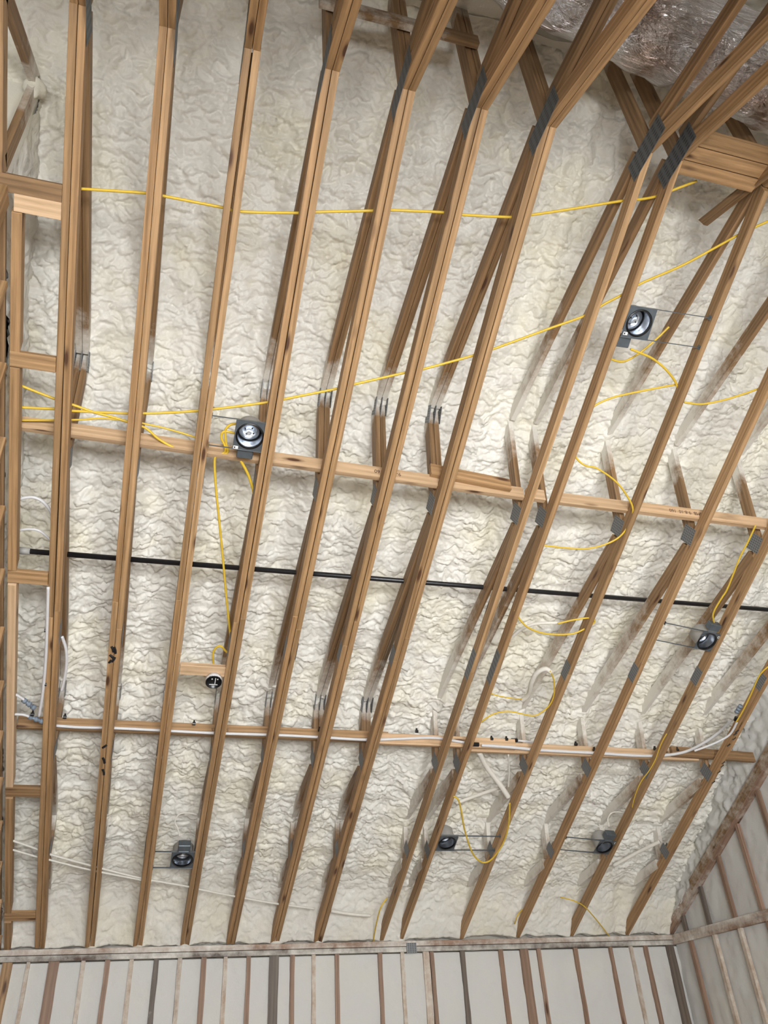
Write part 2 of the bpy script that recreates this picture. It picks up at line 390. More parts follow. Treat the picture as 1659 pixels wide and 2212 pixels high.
# roof boarding over the foam keeps daylight out
mb = MB()
for sgn in (0, 1):
    a = P(1.65, 0 if not sgn else 12.64, .42); c = P(1.65, 6.32, 4.55)
    mb.board(a, c, (9.7, 0, 0), (0, 0, .05))
tag(mb.build('ceiling', M_WALLB), kind='structure')

# ---------------------------------------------------------------- trusses
def spray_fn(thresh=.62, bias=0.0):
    def f(q):
        d = roof(-q.y)-q.z
        return max(0.0, min(1.0, 1.0-(d-.02)/thresh+bias))
    return f
WEBS = [((6.24, 3.27), (4.27, 2.97)), ((4.20, 3.0), (4.11, 2.17)), ((4.03, 2.13), (2.10, 1.60)), ((2.02, 1.60), (1.95, 1.08)),
        ((1.86, 1.04), (1.02, .90)), ((.97, .88), (.93, .56)), ((.86, .53), (.38, .46))]
def plate(mb, x, pts, th=.0022, side=-1):
    """toothed metal plate on the side face at x; pts are four (s, z) corners"""
    b = len(mb.v)
    for d in (0, th*side):
        for s, z in pts: mb.v.append(P(x+d, s, z)); mb.sp.append(0)
    uvs = [(0, 0), (0, .1), (.14, .1), (.14, 0)]
    mb.quad((b+4, b+5, b+6, b+7), uvs); mb.quad((b+3, b+2, b+1, b), uvs)
    for j in range(4):
        a, c = b+j, b+(j+1) % 4; mb.quad((a, c, c+4, a+4), [(0, 0)]*4)
    return mb
def rect(c, L, Wd, ang):
    ca, sa = math.cos(ang), math.sin(ang)
    return [(c[0]+a*ca-b*sa, c[1]+a*sa+b*ca) for a, b in ((-L/2, -Wd/2), (L/2, -Wd/2), (L/2, Wd/2), (-L/2, Wd/2))]
SL = math.atan(.5)
BOW = {.81: (.0055, 5.6, .75), 0.0: (.0022, 3.9, .8), .41: (.0022, .9, .7), 2.44: (.0015, 4.8, .8)}
def truss(x, plies, label, splice=None, crossing=False, spray_amt=.55, split=None, far=True):
    t = thing('scissor_truss', P(x, 0, 0), label, 'roof truss', 'scissor trusses across the ceiling')
    offs = [0] if plies == 1 else [-.0204, .0204]
    T = (.038, 0, 0)
    for i, o in enumerate(offs):
        X = x+o; wob = random.uniform(-.0006, .0006)
        mat = M_PINE
        e = 6.28 if crossing else 6.32
        cut = (3.05 + random.uniform(-.1, .2)) if split is None else split[i % len(split)]
        for (s0, s1) in ((0.02, cut), (cut+.0025, e)):
            mb = MB().board(P(X+wob, s0, .5*s0+.0497), P(X+wob, s1, .5*s1+.0497), (0, 0, .0995), T, n=max(2, int((s1-s0)/.2)))
            amp, mid, hw_ = BOW.get(round(x, 2), (.0012, 4.6, 1.4))
            for v in mb.v:
                v.x += (math.copysign(1, o)*amp*math.exp(-((-v.y-mid)/hw_)**2) if o else 0) + .0022*math.sin(v.y*1.3+x*5)
            mb.build('bottom_chord', mat, t, bevel=.0015)
        if far:
            s0 = 6.285 if crossing else 6.32
            MB().board(P(X, s0, .5*(12.64-s0)+.0497), P(X, 9.6, 1.52+.0497), (0, 0, .0995), T).build('bottom_chord', mat, t, bevel=.0015)
        for j, (a, c) in enumerate(WEBS):
            if plies == 2 and x < .1 and j > 4: pass
            a = Vector((0, -a[0], a[1])); c = Vector((0, -c[0], c[1])); d = (c-a).normalized(); w = Vector((0, -d.z, d.y))*.089
            sp = spray_fn(spray_amt if j in (0, 2, 4, 6) else spray_amt*.6)
            MB().board(a+Vector((X, 0, 0)), c+Vector((X, 0, 0)), w, T, spray=sp).build('web', M_MOULD if (abs(x-2.4384) < .01 and j == 2 and o > 0) else M_PINE_D, t, bevel=.0015)
        # king post and the first web of the far side
        MB().board(P(X, 6.32, 3.26), P(X, 6.32, 4.36), (0, .089, 0), T, spray=spray_fn(.4, -.25)).build('king_post', M_PINE_D, t, bevel=.0015)
        a = P(X, 6.40, 3.27); c = P(X, 8.37, 2.97); d = (c-a).normalized(); w = Vector((0, -d.z, d.y))*.089
        MB().board(a, c, w, T, spray=spray_fn(.5)).build('web', M_PINE_D, t, bevel=.0015)
        a = P(X, 8.44, 2.85); c = P(X, 8.53, 2.17)
        MB().board(a, c, (0, .089, 0), T, spray=spray_fn(.4)).build('web', M_PINE_D, t, bevel=.0015)
    for side in (-1, 1):
        fx = x + side*(.0190 if plies == 1 else .0403)
        defs = [(rect((4.10, 2.19), .13, .14, .6), 0), (rect((1.98, 1.095), .11, .14, .5), 0), (rect((1.045, .61), .10, .125, .5), 0)]
        if not crossing: defs.append((rect((6.325, 3.185 if (side < 0) == (x > .7) else 3.245), .33, .15 if (side < 0) == (x > .7) else .11, 0), 0))
        sl = splice or (3.0, .15)
        defs.append((rect((sl[0], .5*sl[0]+.052), sl[1], .088, SL), 0))
        for pts, _ in defs: plate(MB(), fx, pts, side=side).build('connector_plate', M_PLATE_D if pts[0][0] > 6 else M_PLATE, t)
    if plies == 2:   # toothed plates pinched beside the plies at the roof joints
        for sx in (-.0415, 0.0, .0415):
            for c_, a_ in (((4.235, 2.90), .9), ((2.07, 1.54), .9)):
                plate(MB(), x+sx, rect(c_, .13, .10, a_), th=.003, side=1).build('connector_plate', M_PLATE, t)
    return t
names = ['two-ply scissor truss nearest the left gable wall, black marks in its open crack',
 'second two-ply scissor truss from the left, marked with black ink blots low down',
 'third two-ply scissor truss from the left, with the widest dark crack between its plies',
 'two-ply scissor truss right of the round black ceiling box',
 'fifth two-ply scissor truss from the left, second one right of the upper left can light',
 'sixth two-ply scissor truss from the left, reddish streak under its peak plate',
 'rightmost of the seven two-ply scissor trusses, pale split underside',
 'left one of the closely set pair of single scissor trusses mid-ceiling',
 'right one of the close pair of single scissor trusses, beside the top right can light',
 'single scissor truss whose far chord runs past its peak as a cut-off stub',
 'single scissor truss at the left ends of the hanger bars of the right-hand can lights',
 'single scissor truss with the two right-hand can lights fixed to its left side',
 'rightmost single scissor truss before the gable, dotted with black marks']
splices = {7: (2.97, .27), 8: (2.96, .30), 9: (2.98, .15), 10: (3.0, .15), 11: (3.01, .15), 12: (3.0, .15)}
trs = []
for i, x in enumerate(TX):
    spl = {0: (3.15, 3.2), 1: (3.3, 3.1), 2: (3.35, 2.95), 3: (3.22, 3.25), 4: (3.3, 3.2), 5: (3.1, 3.3), 6: (3.0, 3.2)}.get(i)
    trs.append(truss(x, 2 if i < 7 else 1, names[i], splices.get(i), crossing=(i >= 9), spray_amt=.36 if i < 7 else .78, split=spl))
# truss beyond the left gable wall, seen above the end of the wall
t = thing('scissor_truss', P(-.345, 5.6, 2.8), 'single truss at the far left top edge, its V of webs white with foam', 'roof truss', 'scissor trusses across the ceiling')
MB().board(P(-.345, 5.56, 2.83), P(-.345, 6.32, 3.21), (0, 0, .0995), (.038, 0, 0)).build('bottom_chord', M_PINE, t)
MB().board(P(-.345, 6.32, 3.21), P(-.345, 9.6, 1.57), (0, 0, .0995), (.038, 0, 0)).build('bottom_chord', M_PINE, t)
for a, c in (((6.27, 3.22), (5.56, 3.74)), ((5.59, 2.88), (5.57, 3.74))):
    a = P(-.345, *a); c = P(-.345, *c); d = (c-a).normalized(); w = Vector((0, -d.z, d.y))*.089
    MB().board(a, c, w, (.038, 0, 0), spray=spray_fn(.9)).build('web', M_PINE_D, t)

bc = at_x(76, 188, -.335); prof = [(max(.001, .052*math.sin(a_)*(1+.15*math.sin(5*a_))), .072*math.cos(a_)) for a_ in [i_*math.pi/12 for i_ in range(13)]]
mb = MB().lathe(prof, 24, M=Matrix.Translation(bc))
for v in mb.v: v += (v-bc)*(.5*float(vnoise(np.array([v.y*40.]), np.array([v.z*40.+v.x*30]), 71)[0])-.2)
mb.build('foam_clump', M_FOAM, t, smooth=True)

# gable truss chord on the right wall
t = thing('gable_chord', P(GX-.02, 0, 0), 'dark foam-smeared sloping chord along the top of the right gable wall', 'roof beam')
MB().board(P(GX-.005, .02, .06), P(GX-.005, 6.32, 3.21), (0, 0, .0995), (.05, 0, 0), spray=lambda q: .12+.3*(vnoise(np.array([q.y*3.]), np.array([q.z]), 41)[0]-.5)).build('chord', M_STUD, t)
MB().board(P(GX-.035, .6, .385), P(GX-.035, 5.2, 2.685), (0, 0, .089), (.02, 0, 0), spray=lambda q: .5).build('nailer', M_PINE_D, t)
MB().board(P(GX-.005, 6.32, 3.21), P(GX-.005, 10.3, 1.22), (0, 0, .0995), (.05, 0, 0)).build('chord', M_DARK, t)

# ---------------------------------------------------------------- lateral braces
def long_board(name, p0, p1, wv, tv, mat, label, cat='brace', group=None, spray=None):
    o = MB().board(p0, p1, wv, tv, spray=spray).build(name, mat, None, bevel=.0015)
    return tag(o, label, cat, group)
G1 = 'lateral braces on the truss webs'
FV = (0, 0, .089); FT = (0, .038, 0)
long_board('lateral_brace', P(-.25, 4.245, 2.30), P(3.04, 4.245, 2.258), FV, FT, M_PINE_L, 'longest pale upper lateral brace, running right from the left gable wall', group=G1)
long_board('lateral_brace', P(2.345, 4.285, 2.33), P(2.93, 4.285, 2.285), FV, FT, M_PINE, 'short mould-spotted board lapped over the upper lateral brace near its right end', group=G1)
long_board('lateral_brace', P(3.07, 4.245, 2.262), P(3.205, 4.245, 2.26), FV, FT, M_PINE_L, 'tiny paint-flecked piece of upper lateral brace between the close pair of trusses', group=G1)
long_board('lateral_brace', P(3.28, 4.245, 2.258), P(3.90, 4.245, 2.262), FV, FT, M_PINE_L, 'upper lateral brace piece right of the close pair of trusses, ending at the next truss', group=G1)
long_board('lateral_brace', P(3.93, 4.245, 2.268), P(6.2, 4.245, 2.28), FV, FT, M_PINE_L, 'rightmost piece of upper lateral brace, stamped with brown ink', group=G1)
long_board('lateral_brace', P(-.25, 2.045, 1.255), P(2.62, 2.045, 1.262), FV, FT, M_PINE, 'left piece of the lower lateral brace carrying the white pipes', group=G1)
long_board('lateral_brace', P(2.45, 2.085, 1.235), P(3.75, 2.085, 1.235), FV, FT, M_PINE_L, 'middle piece of the lower lateral brace lapped over its left piece', group=G1)
long_board('lateral_brace', P(3.3, 2.04, 1.218), P(5.6, 2.04, 1.215), FV, FT, M_PINE_L, 'pale right piece of the lower lateral brace below the thick white pipe', group=G1)
long_board('lateral_brace', P(5.30, 2.09, 1.235), P(6.18, 2.09, 1.21), FV, FT, M_PINE_D, 'short brown end piece of the lower lateral brace at the right gable', group=G1)
long_board('ridge_brace', at_y(690, 2, -6.40), at_y(1032, 92, -6.40), (0, 0, .089), FT, M_PINE_D, 'short dark lateral brace high on the king posts, smeared with foam', group=G1, spray=lambda q: .55 if vnoise(np.array([q.x*2.5]), np.array([.3]), 5)[0] > .5 else .2)
long_board('ridge_brace', at_y(610, -42, -6.24), at_y(735, 0, -6.24), (0, 0, .089), FT, M_PINE_D, 'dark stub of lateral brace at the top edge of the picture', group=G1)
# stamped text on the lateral braces
def text(body, loc, ex, ey, size, mat, parent, name='stamp'):
    c = bpy.data.curves.new(name, 'FONT'); c.body = body; c.size = size; c.extrude = .0003; c.materials.append(mat)
    o = bpy.data.objects.new(name, c); C.objects.link(o); ex = Vector(ex).normalized(); ey = Vector(ey).normalized(); ez = ex.cross(ey)
    M = Matrix((( ex.x, ey.x, ez.x, loc[0]), (ex.y, ey.y, ez.y, loc[1]), (ex.z, ey.z, ez.z, loc[2]), (0, 0, 0, 1)))
    bpy.context.view_layer.update(); dg = bpy.context.evaluated_depsgraph_get(); me = bpy.data.meshes.new_from_object(o.evaluated_get(dg))
    bpy.data.objects.remove(o); o = bpy.data.objects.new(name, me); C.objects.link(o)
    o.parent = parent; o.matrix_parent_inverse = parent.matrix_world.inverted(); o.matrix_world = M; return o
br = [o for o in C.objects if o.name.startswith('lateral_brace')]
text('9-8-10  160', (2.14, -4.2655, 2.285), (-1, 0, .012), (0, 0, -1), .04, M_INK, br[0])
text('SMB  9-8-10  160', (4.50, -4.2655, 2.285), (-1, 0, -.006), (0, 0, -1), .04, M_INK, br[4])
text('SMB  125', (1.30, -2.0655, 1.27), (-1, 0, 0), (0, 0, -1), .035, M_INK, br[5])

# boards and blocks by the left gable wall
long_board('rake_plate', P(-.375, -.02, .005), P(-.375, 5.44, 2.735), (.13, 0, 0), (0, 0, .036), M_PINE_D, 'wide sloping plate over the stud tops of the left gable wall', 'top plate')
segs = [(0.0, .33), (.44, 1.63), (1.735, 3.36), (3.46, 4.675), (4.76, 5.43)]
lab = ['bottom piece of the sloping rake board on the left gable wall, beside the plate', 'second sloping rake board piece from the bottom of the left gable wall',
 'third sloping rake board piece up the left gable wall, crossing the lower brace', 'long mottled sloping rake board piece where the black pipe ends at the left wall', 'top reddish piece of the sloping rake board on the left gable wall']
for (a, c), l in zip(segs, lab):
    long_board('rake_board', P(-.258, a, .5*a+.045), P(-.258, c, .5*c+.045), (0, 0, .09), (.052, 0, 0), M_PINE if a != 1.735 else M_PINE_L, l, 'rake board', 'rake boards on the left gable wall')
blk = [(5.545, 'upper weathered one of the two touching blocks at the top left', M_PINE_D, -.36), (5.467, 'lower pale one of the two touching blocks at the top left, with a big knot', M_PINE_L, -.272),
 (4.715, 'reddish 2x4 block above the yellow cables at the left wall', M_PINE, -.285), (3.41, '2x4 block just below the capped end of the black pipe', M_PINE, -.285),
 (1.683, 'dark 2x4 block below the lower lateral brace at the left wall', M_PINE_D, -.285), (.385, 'lowest 2x4 block at the left wall just above the top plate', M_PINE, -.285)]
for s, l, m, x0 in blk:
    n = Vector((0, -.894, .447)); long_board('wood_block', P(x0, s, .5*s+.019), P(-.042, s, .5*s+.019), n*.089, (0, .447*.038, .894*.038), m, l, 'wood block', 'blocks between the left wall and the first truss')
# left wall studs
for i in range(14):
    s = 5.52-i*.4064
    if s < .1: continue
    h = .5*s-.03
    l = ('stud post at the top end of the left gable wall, pink cut end up' if i == 0 else '%s stud down the slope of the left gable wall, cut off at an angle' % ['', 'second', 'third', 'fourth', 'fifth', 'sixth', 'seventh', 'eighth', 'ninth', 'tenth', 'eleventh', 'twelfth', 'thirteenth', 'fourteenth'][i])
    o = MB().board(P(-.362, s, -2.45), P(-.362, s, h), (.14, 0, 0), (0, .038 if i else .11, 0)).build('wall_stud', M_PINE, None, bevel=.0015)
    tag(o, l, 'wall stud', 'studs of the left gable wall')
    if s < 5: continue

# ---------------------------------------------------------------- front wall framing
FS = [(-.235, .075, M_PINE, 'orange bare stud at the left end of the low front wall'), (-.07, .03, M_STUD_P, 'faint foam-covered stud right of the orange corner stud'), (.135, .085, M_STUD, 'wide double brown stud below the first truss'),
 (.375, .034, M_STUD_P, 'narrow patchy stud right of the wide double stud'), (.575, .04, M_STUD, 'fifth stud from the left on the front wall, reddish brown'), (.775, .036, M_STUD_P, 'pale tan stud just left of the dark grey stud'), (.985, .045, M_STUD_G, 'dark grey stud on the left half of the front wall'),
 (1.19, .036, M_STUD_P, 'patchy stud just right of the left dark grey stud'), (1.40, .045, M_STUD, 'brown stud below the fourth truss'), (1.59, .034, M_STUD_P, 'pale stud right of the stud below the fourth truss'), (1.80, .04, M_STUD, 'brown stud left of the messy grey stud'),
 (2.03, .085, M_STUD_G, 'messy grey double stud smeared with foam'), (2.20, .04, M_STUD, 'reddish stud just right of the messy grey double stud'), (2.40, .034, M_STUD_P, 'whitish stud below the rightmost two-ply truss'), (2.62, .04, M_STUD, 'brown stud at the left side of the wide foam panel'),
 (3.04, .04, M_STUD, 'brown stud at the right side of the wide foam panel, under the hanging yellow cable'), (3.26, .034, M_STUD_P, 'faint stud under the small grey metal plate'), (3.50, .06, M_STUD_P, 'foam-streaked stud right of the small grey metal plate'), (3.56, .04, M_STUD, 'red-brown stud touching the foam-streaked stud'),
 (3.875, .045, M_STUD_G, 'dark grey stud on the right half of the front wall'), (4.28, .045, M_STUD, 'red-brown stud left of the right double stud'), (4.53, .09, M_STUD, 'wide red-brown double stud below the hanging yellow cable end'), (4.69, .04, M_STUD, 'narrow red-brown stud right of the wide double stud'),
 (5.10, .04, M_STUD, 'sixth stud left of the right corner on the front wall'), (5.50, .04, M_STUD, 'brown stud three left of the right corner'), (5.74, .034, M_STUD_P, 'whitish stud two left of the right corner'), (5.91, .045, M_STUD, 'brown stud next to the right corner stud'), (6.20, .09, M_STUD_G, 'wide dark corner post of the front wall')]
for x, w, m, l in FS:
    o = MB().board(P(x, .001, -2.49), P(x, .001, -.088), (w, 0, 0), (0, .03, 0), n=14)
    for i in range(15):     # rough foam-nibbled outline
        for j in range(4): o.v[4*i+j].x += random.uniform(-.003, .003)
    tag(o.build('wall_stud', m), l, 'wall stud', 'studs of the front wall')
def tplate(name, p0, p1, wv, tv, mat, l, spray):
    return long_board(name, p0, p1, wv, tv, mat, l, 'top plate', None, spray)
sprf = lambda q: .06+.46*float(vnoise(np.array([q.x*2.2+q.y*2.2]), np.array([q.z*9.+3]), 51)[0])
tplate('top_plate', P(-.45, .0, -.022), P(6.25, .0, -.022), (0, .11, 0), (0, 0, .044), M_STUD, 'upper brown board of the top plate along the front wall', sprf)
tplate('top_plate', P(-.45, -.002, -.069), P(6.25, -.002, -.069), (0, .09, 0), (0, 0, .042), M_STUD_G, 'lower greyish board of the top plate along the front wall', sprf)
tplate('top_plate', P(GX-.005, 0, -.045), P(GX-.005, 10.3, -.045), (.05, 0, 0), (0, 0, .09), M_STUD, 'foam-smeared plate along the right gable wall', sprf)
o = MB().box(at_y(889, 2048, -.06), .10, .004, .09).build('strap_plate', M_PLATE); tag(o, 'small grey metal plate nailed over the front wall top plate', 'metal plate')
# gable wall studs, above and below its plate
gl = ['shortest stub', 'second short', 'third', 'fourth', 'fifth', 'sixth', 'seventh', 'eighth']
for i in range(8):
    s = .29+.4075*i; m = [M_STUD_G, M_STUD_G, M_STUD, M_STUD, M_STUD, M_STUD, M_STUD, M_STUD][i]
    o = MB().board(P(GX-.002, s, .0), P(GX-.002, s, .5*s-.0), (0, .04, 0), (.035, 0, 0), n=6).build('gable_stud', m)
    tag(o, '%s stud from the front corner above the plate of the right gable wall' % gl[i], 'wall stud', 'upper studs of the right gable wall')
    if i < 6:
        s2 = s+.03
        o = MB().board(P(GX-.002, s2, -2.49), P(GX-.002, s2, -.09), (0, .042, 0), (.035, 0, 0), n=10).build('gable_stud', M_STUD_P if i in (1, 2) else M_STUD)
        tag(o, '%s stud from the front corner below the plate of the right gable wall' % ['first', 'second', 'third', 'fourth', 'fifth', 'sixth'][i], 'wall stud', 'lower studs of the right gable wall')

# ---------------------------------------------------------------- ridge planks, board beside the peak
for i, (s, l) in enumerate(((6.283, 'ridge plank nearest the front wall in the row of three, with an oval knot'), (6.372, 'middle plank in the row of three under the ridge'), (6.461, 'bright-edged ridge plank farthest from the front wall in the row of three'))):
    long_board('ridge_plank', P(3.276, s, 3.18), P(3.80, s, 3.18+.003*(i%2)), (0, .083, 0), (0, 0, .038), M_PINE, l, 'plank', 'planks between two trusses under the ridge')
a = at_x(1540, 486, 3.80); long_board('cut_board', P(3.80, 5.86, 3.40), P(3.80, 6.60, 3.05), (0, .02, .085), (.03, 0, 0), M_PINE_D, 'dark board stub lying along the truss that overshoots the peak', 'board')
t = MB().board(P(3.91, 6.28, 3.24), P(4.35, 6.42, 3.34), (0, 0, .089), (0, .038, 0)).build('wood_block', M_PINE); tag(t, 'block right of the row of three ridge planks at the picture edge', 'wood block')

# ---------------------------------------------------------------- insulated duct
ax = [(0.7, 7.30, 3.80), (1.4, 7.06, 3.72), (2.1, 6.90, 3.66), (2.8, 6.80, 3.62), (3.5, 6.72, 3.60), (4.2, 6.66, 3.60), (5.2, 6.64, 3.62), (6.1, 6.66, 3.66)]
pts = smooth_path([P(*a) for a in ax], 16)
mb = MB(); seg = 64; b0 = 0
for i, p in enumerate(pts):
    tdir = (pts[min(i+1, len(pts)-1)]-pts[max(i-1, 0)]).normalized(); n1 = Vector((0, 0, 1)); n1 = (n1-tdir*n1.dot(tdir)).normalized(); n2 = tdir.cross(n1)
    for k in range(seg):
        a = 2*math.pi*k/seg
        pu = i*.42; rr = .265+.012*math.sin(i*1.15)*abs(math.sin(a*1.3+1)) + .02*(float(vnoise(np.array([pu]), np.array([k*.28]), 61)[0])-.5)
        rr *= 1+.05*math.cos(2*a+1)
        mb.v.append(p+(n1*math.cos(a)+n2*math.sin(a))*rr); mb.sp.append(0)
for i in range(len(pts)-1):
    for k in range(seg):
        a = i*seg+k; c = i*seg+(k+1) % seg
        uvq = [(i*.06, k/seg*1.7), (i*.06, (k+1)/seg*1.7), ((i+1)*.06, (k+1)/seg*1.7), ((i+1)*.06, k/seg*1.7)]
        mb.quad((a, c, c+seg, a+seg), uvq)
t = thing('insulated_duct', P(3, 6.85, 3.6), 'fat crinkled silver foil duct running under the ridge at the top right', 'duct')
mb.build('foil_jacket', M_DUCT, t, smooth=True)

# ---------------------------------------------------------------- black gas pipe
t = thing('gas_pipe', P(0, 3.387, 1.96), 'long straight black iron pipe crossing the trusses', 'pipe')
p0 = at_y(58, 1190.5, -3.387); p1 = at_y(1659, 1317, -3.387); d = (p1-p0)
MB().tube([p0, p0+d*1.12], .0185, 14).build('pipe', M_BLACK, t, smooth=True)
dn = d.normalized()
for hx, hy in ((521, 1232), (1057, 1271)):
    q = at_y(hx, hy, -3.387); MB().tube([q+Vector((0, .022*math.sin(a_), .022*math.cos(a_))) for a_ in [i_*.5 for i_ in range(10)]], .005, 6).build('pipe_hanger', M_GALVD, t)
    MB().tube([q-dn*.012, q+dn*.012], .020, 12).build('pipe_hanger', M_GALVD, t, smooth=True)
MB().tube([p0-dn*.05, p0+dn*.02], .024, 14).build('coupling', M_GREYP, t, smooth=True)
MB().tube([p0-dn*.075, p0-dn*.048], .013, 10).build('end_nipple', M_BLACK, t, smooth=True)

# ---------------------------------------------------------------- yellow cables
def cable(pts, label, r=.0062, h=.13, mat=None, group='yellow cables', name='cable', cat='cable', smoothn=8, yplane=None):
    q = []
    for p in pts:
        hh = p[2] if len(p) > 2 else h
        q.append(at_slope(p[0], p[1], hh) if yplane is None else at_y(p[0], p[1], yplane))
    o = MB().tube(smooth_path(q, smoothn), r*1.28 if mat is None else r, 8).build(name, mat or M_YEL, None, smooth=True)
    return tag(o, label, cat, group)
cable([(110, 404), (178, 408), (330, 418), (352, 423), (480, 448), (520, 457), (645, 460), (683, 458), (808, 455), (848, 454), (962, 459), (1000, 464), (1108, 469), (1150, 464), (1230, 452), (1350, 433), (1388, 430), (1425, 422), (1460, 408), (1505, 391)], 'topmost yellow cable threading the trusses below their peaks')
cable([(45, 880), (125, 884), (165, 888), (300, 893), (430, 887), (585, 868), (620, 861), (735, 838), (770, 829), (875, 805), (915, 797), (1022, 768), (1065, 754), (1180, 712), (1265, 681), (1305, 657), (1345, 636), (1385, 612), (1470, 575), (1545, 535), (1600, 505), (1659, 478)], 'longest yellow cable, rising across the whole ceiling to the right edge')
cable([(45, 833), (122, 863), (165, 877), (205, 891), (250, 903), (285, 915), (315, 925), (345, 950), (385, 970), (430, 977), (478, 980), (487, 968), (478, 945), (485, 932), (512, 937)], 'yellow cable sagging from the left wall down to the upper left can light')
cable([(45, 908), (160, 907), (225, 904), (290, 911), (320, 917), (360, 926), (425, 946), (450, 962)], 'thin yellow cable just above the upper lateral brace at the left', r=.0045)
cable([(512, 915), (497, 918), (487, 930), (488, 955), (492, 975), (478, 985), (464, 990), (466, 1050), (472, 1110), (480, 1190), (488, 1280), (495, 1350), (500, 1400), (497, 1411), (488, 1407), (477, 1396), (466, 1400), (460, 1415), (462, 1440), (465, 1450, .05)], 'yellow cable dropping from the can light to the round black box')
cable([(520, 995), (538, 1030), (550, 1075), (550, 1115), (540, 1170), (522, 1280), (508, 1360), (495, 1430), (484, 1500), (474, 1560), (465, 1640), (458, 1700)], 'yellow cable running down beside the truss right of the black box', r=.0075)
cable([(1362, 754), (1382, 762), (1410, 775), (1440, 800), (1462, 833), (1455, 862), (1442, 890)], 'yellow cable looping down right from the top right can light', h=.10)
cable([(1315, 774), (1345, 781), (1378, 765), (1415, 735), (1445, 706)], 'short yellow cable crossing behind the top right can light', h=.22, r=.0055)
cable([(1272, 893), (1285, 876), (1320, 860), (1360, 850), (1410, 840), (1459, 831)], 'yellow cable arching left below the top right can light', h=.12, r=.0055)
cable([(1478, 869), (1515, 873), (1560, 865), (1610, 850), (1659, 832)], 'yellow cable swag at the right picture edge below the top right can light', h=.12, r=.0055)
cable([(1238, 972), (1247, 992), (1265, 1006), (1290, 1012), (1330, 1040), (1355, 1072), (1367, 1100), (1360, 1130), (1340, 1158), (1310, 1175), (1270, 1185), (1225, 1184), (1180, 1179), (1165, 1178)], 'big yellow cable loop crossing the upper lateral brace on the right', h=.02, r=.0052)
cable([(1112, 1318), (1125, 1341), (1145, 1358), (1180, 1369), (1230, 1370), (1260, 1360), (1284, 1344), (1275, 1335), (1240, 1339), (1205, 1347)], 'yellow cable loop below the black pipe with a foam-coated tail', h=.03, r=.0055)
cable([(1208, 1346, .08), (1180, 1346, .1), (1150, 1349, .14), (1122, 1362, .18), (1100, 1383, .22)], 'white foam-coated cable tail below the black pipe', mat=M_WCAB, r=.013, group='foam-coated cables')
cable([(1055, 1497), (1080, 1504), (1110, 1509), (1128, 1511, .2)], 'short yellow cable emerging left of the foam-coated hook', h=.12, r=.004)
cable([(1128, 1513, .2), (1142, 1500, .17), (1148, 1475, .12), (1160, 1454, .1), (1178, 1445, .08), (1190, 1452, .06)], 'thick white foam-coated cable bent like a hook above the lower brace', mat=M_WCAB, r=.020, group='foam-coated cables')
cable([(1188, 1449), (1196, 1468), (1197, 1498), (1188, 1522), (1168, 1540), (1148, 1546), (1100, 1537), (1065, 1543), (1035, 1563)], 'yellow cable curling under the foam-coated hook to the pair of trusses', h=.05, r=.0048)
cable([(1632, 1135), (1615, 1172), (1598, 1205), (1572, 1270), (1560, 1290), (1545, 1315), (1540, 1330), (1543, 1347)], 'yellow cable running down to the right middle can light', h=.06, r=.0052)
cable([(1659, 1440), (1640, 1460), (1622, 1500), (1605, 1535), (1590, 1560)], 'yellow cable at the right edge beside the bent white pipe', h=.0, r=.0048)
cable([(1440, 1585), (1428, 1607), (1416, 1640), (1402, 1665), (1385, 1688), (1373, 1715), (1365, 1745)], 'yellow cable crossing the lower brace beside the second truss from the right', h=-.006, r=.0036)
cable([(980, 1720), (990, 1728), (996, 1750), (1003, 1790), (1017, 1835), (1030, 1855), (1045, 1863), (1062, 1856), (1085, 1825), (1098, 1785), (1101, 1735)], 'yellow cable hanging in a U between two trusses beside the lower middle can light', h=.0, r=.006)
cable([(1210, 1938, .06), (1240, 1946), (1262, 1958), (1285, 1983), (1305, 2008), (1325, 2035), (1333, 2050)], 'yellow cable dangling over the front wall near the right corner', h=-.01, r=.0045)
cable([(836, 1940, .1), (822, 1962), (812, 2000), (805, 2040), (799, 2062), (790, 2066), (783, 2060)], 'yellow cable end hanging over the top plate mid-wall', h=.02, r=.005)
cable([(1128, 1965, .12), (1118, 1978), (1112, 1995)], 'short yellow cable end low beside the fourth truss from the right', h=.04, r=.005)
cable([(25, 1815), (77, 1833), (110, 1846), (190, 1868), (300, 1896), (400, 1914), (430, 1921), (500, 1935), (590, 1951), (680, 1963)], 'upper foam-coated cable crossing the lowest truss bays on the left', mat=M_WCAB, r=.009, h=.045, group='foam-coated cables')
cable([(25, 1835), (77, 1850), (105, 1857), (190, 1878), (300, 1900), (328, 1904)], 'lower foam-coated cable crossing the lowest truss bays on the left', mat=M_WCAB, r=.008, h=.04, group='foam-coated cables')
cable([(715, 1968, .04), (760, 1975, .03), (800, 1978, .03)], 'foam-coated cable lying on the foam low in the wide bay', mat=M_WCAB, r=.014, group='foam-coated cables')
cable([(1035, 1625, .2), (1050, 1655, .18), (1070, 1682, .14), (1085, 1702, .1), (1098, 1722, .06)], 'thickest foam-coated cable hanging below the lower brace', mat=M_WCAB, r=.024, group='foam-coated cables')
cable([(985, 1735, .22), (1020, 1722, .22), (1060, 1708, .2), (1085, 1700, .16)], 'foam-coated cable rising right between two trusses', mat=M_WCAB, r=.016, group='foam-coated cables')
cable([(1098, 1630, .12), (1100, 1665, .12), (1098, 1700, .1)], 'thin straight foam-coated cable beside the thickest one', mat=M_WCAB, r=.007, group='foam-coated cables')
cable([(388, 1806, .06), (384, 1790, .1), (378, 1775, .14), (386, 1760, .18), (405, 1756, .2), (425, 1760, .2)], 'foam-coated cable arching above the lower left can light', mat=M_WCAB, r=.006, group='foam-coated cables')
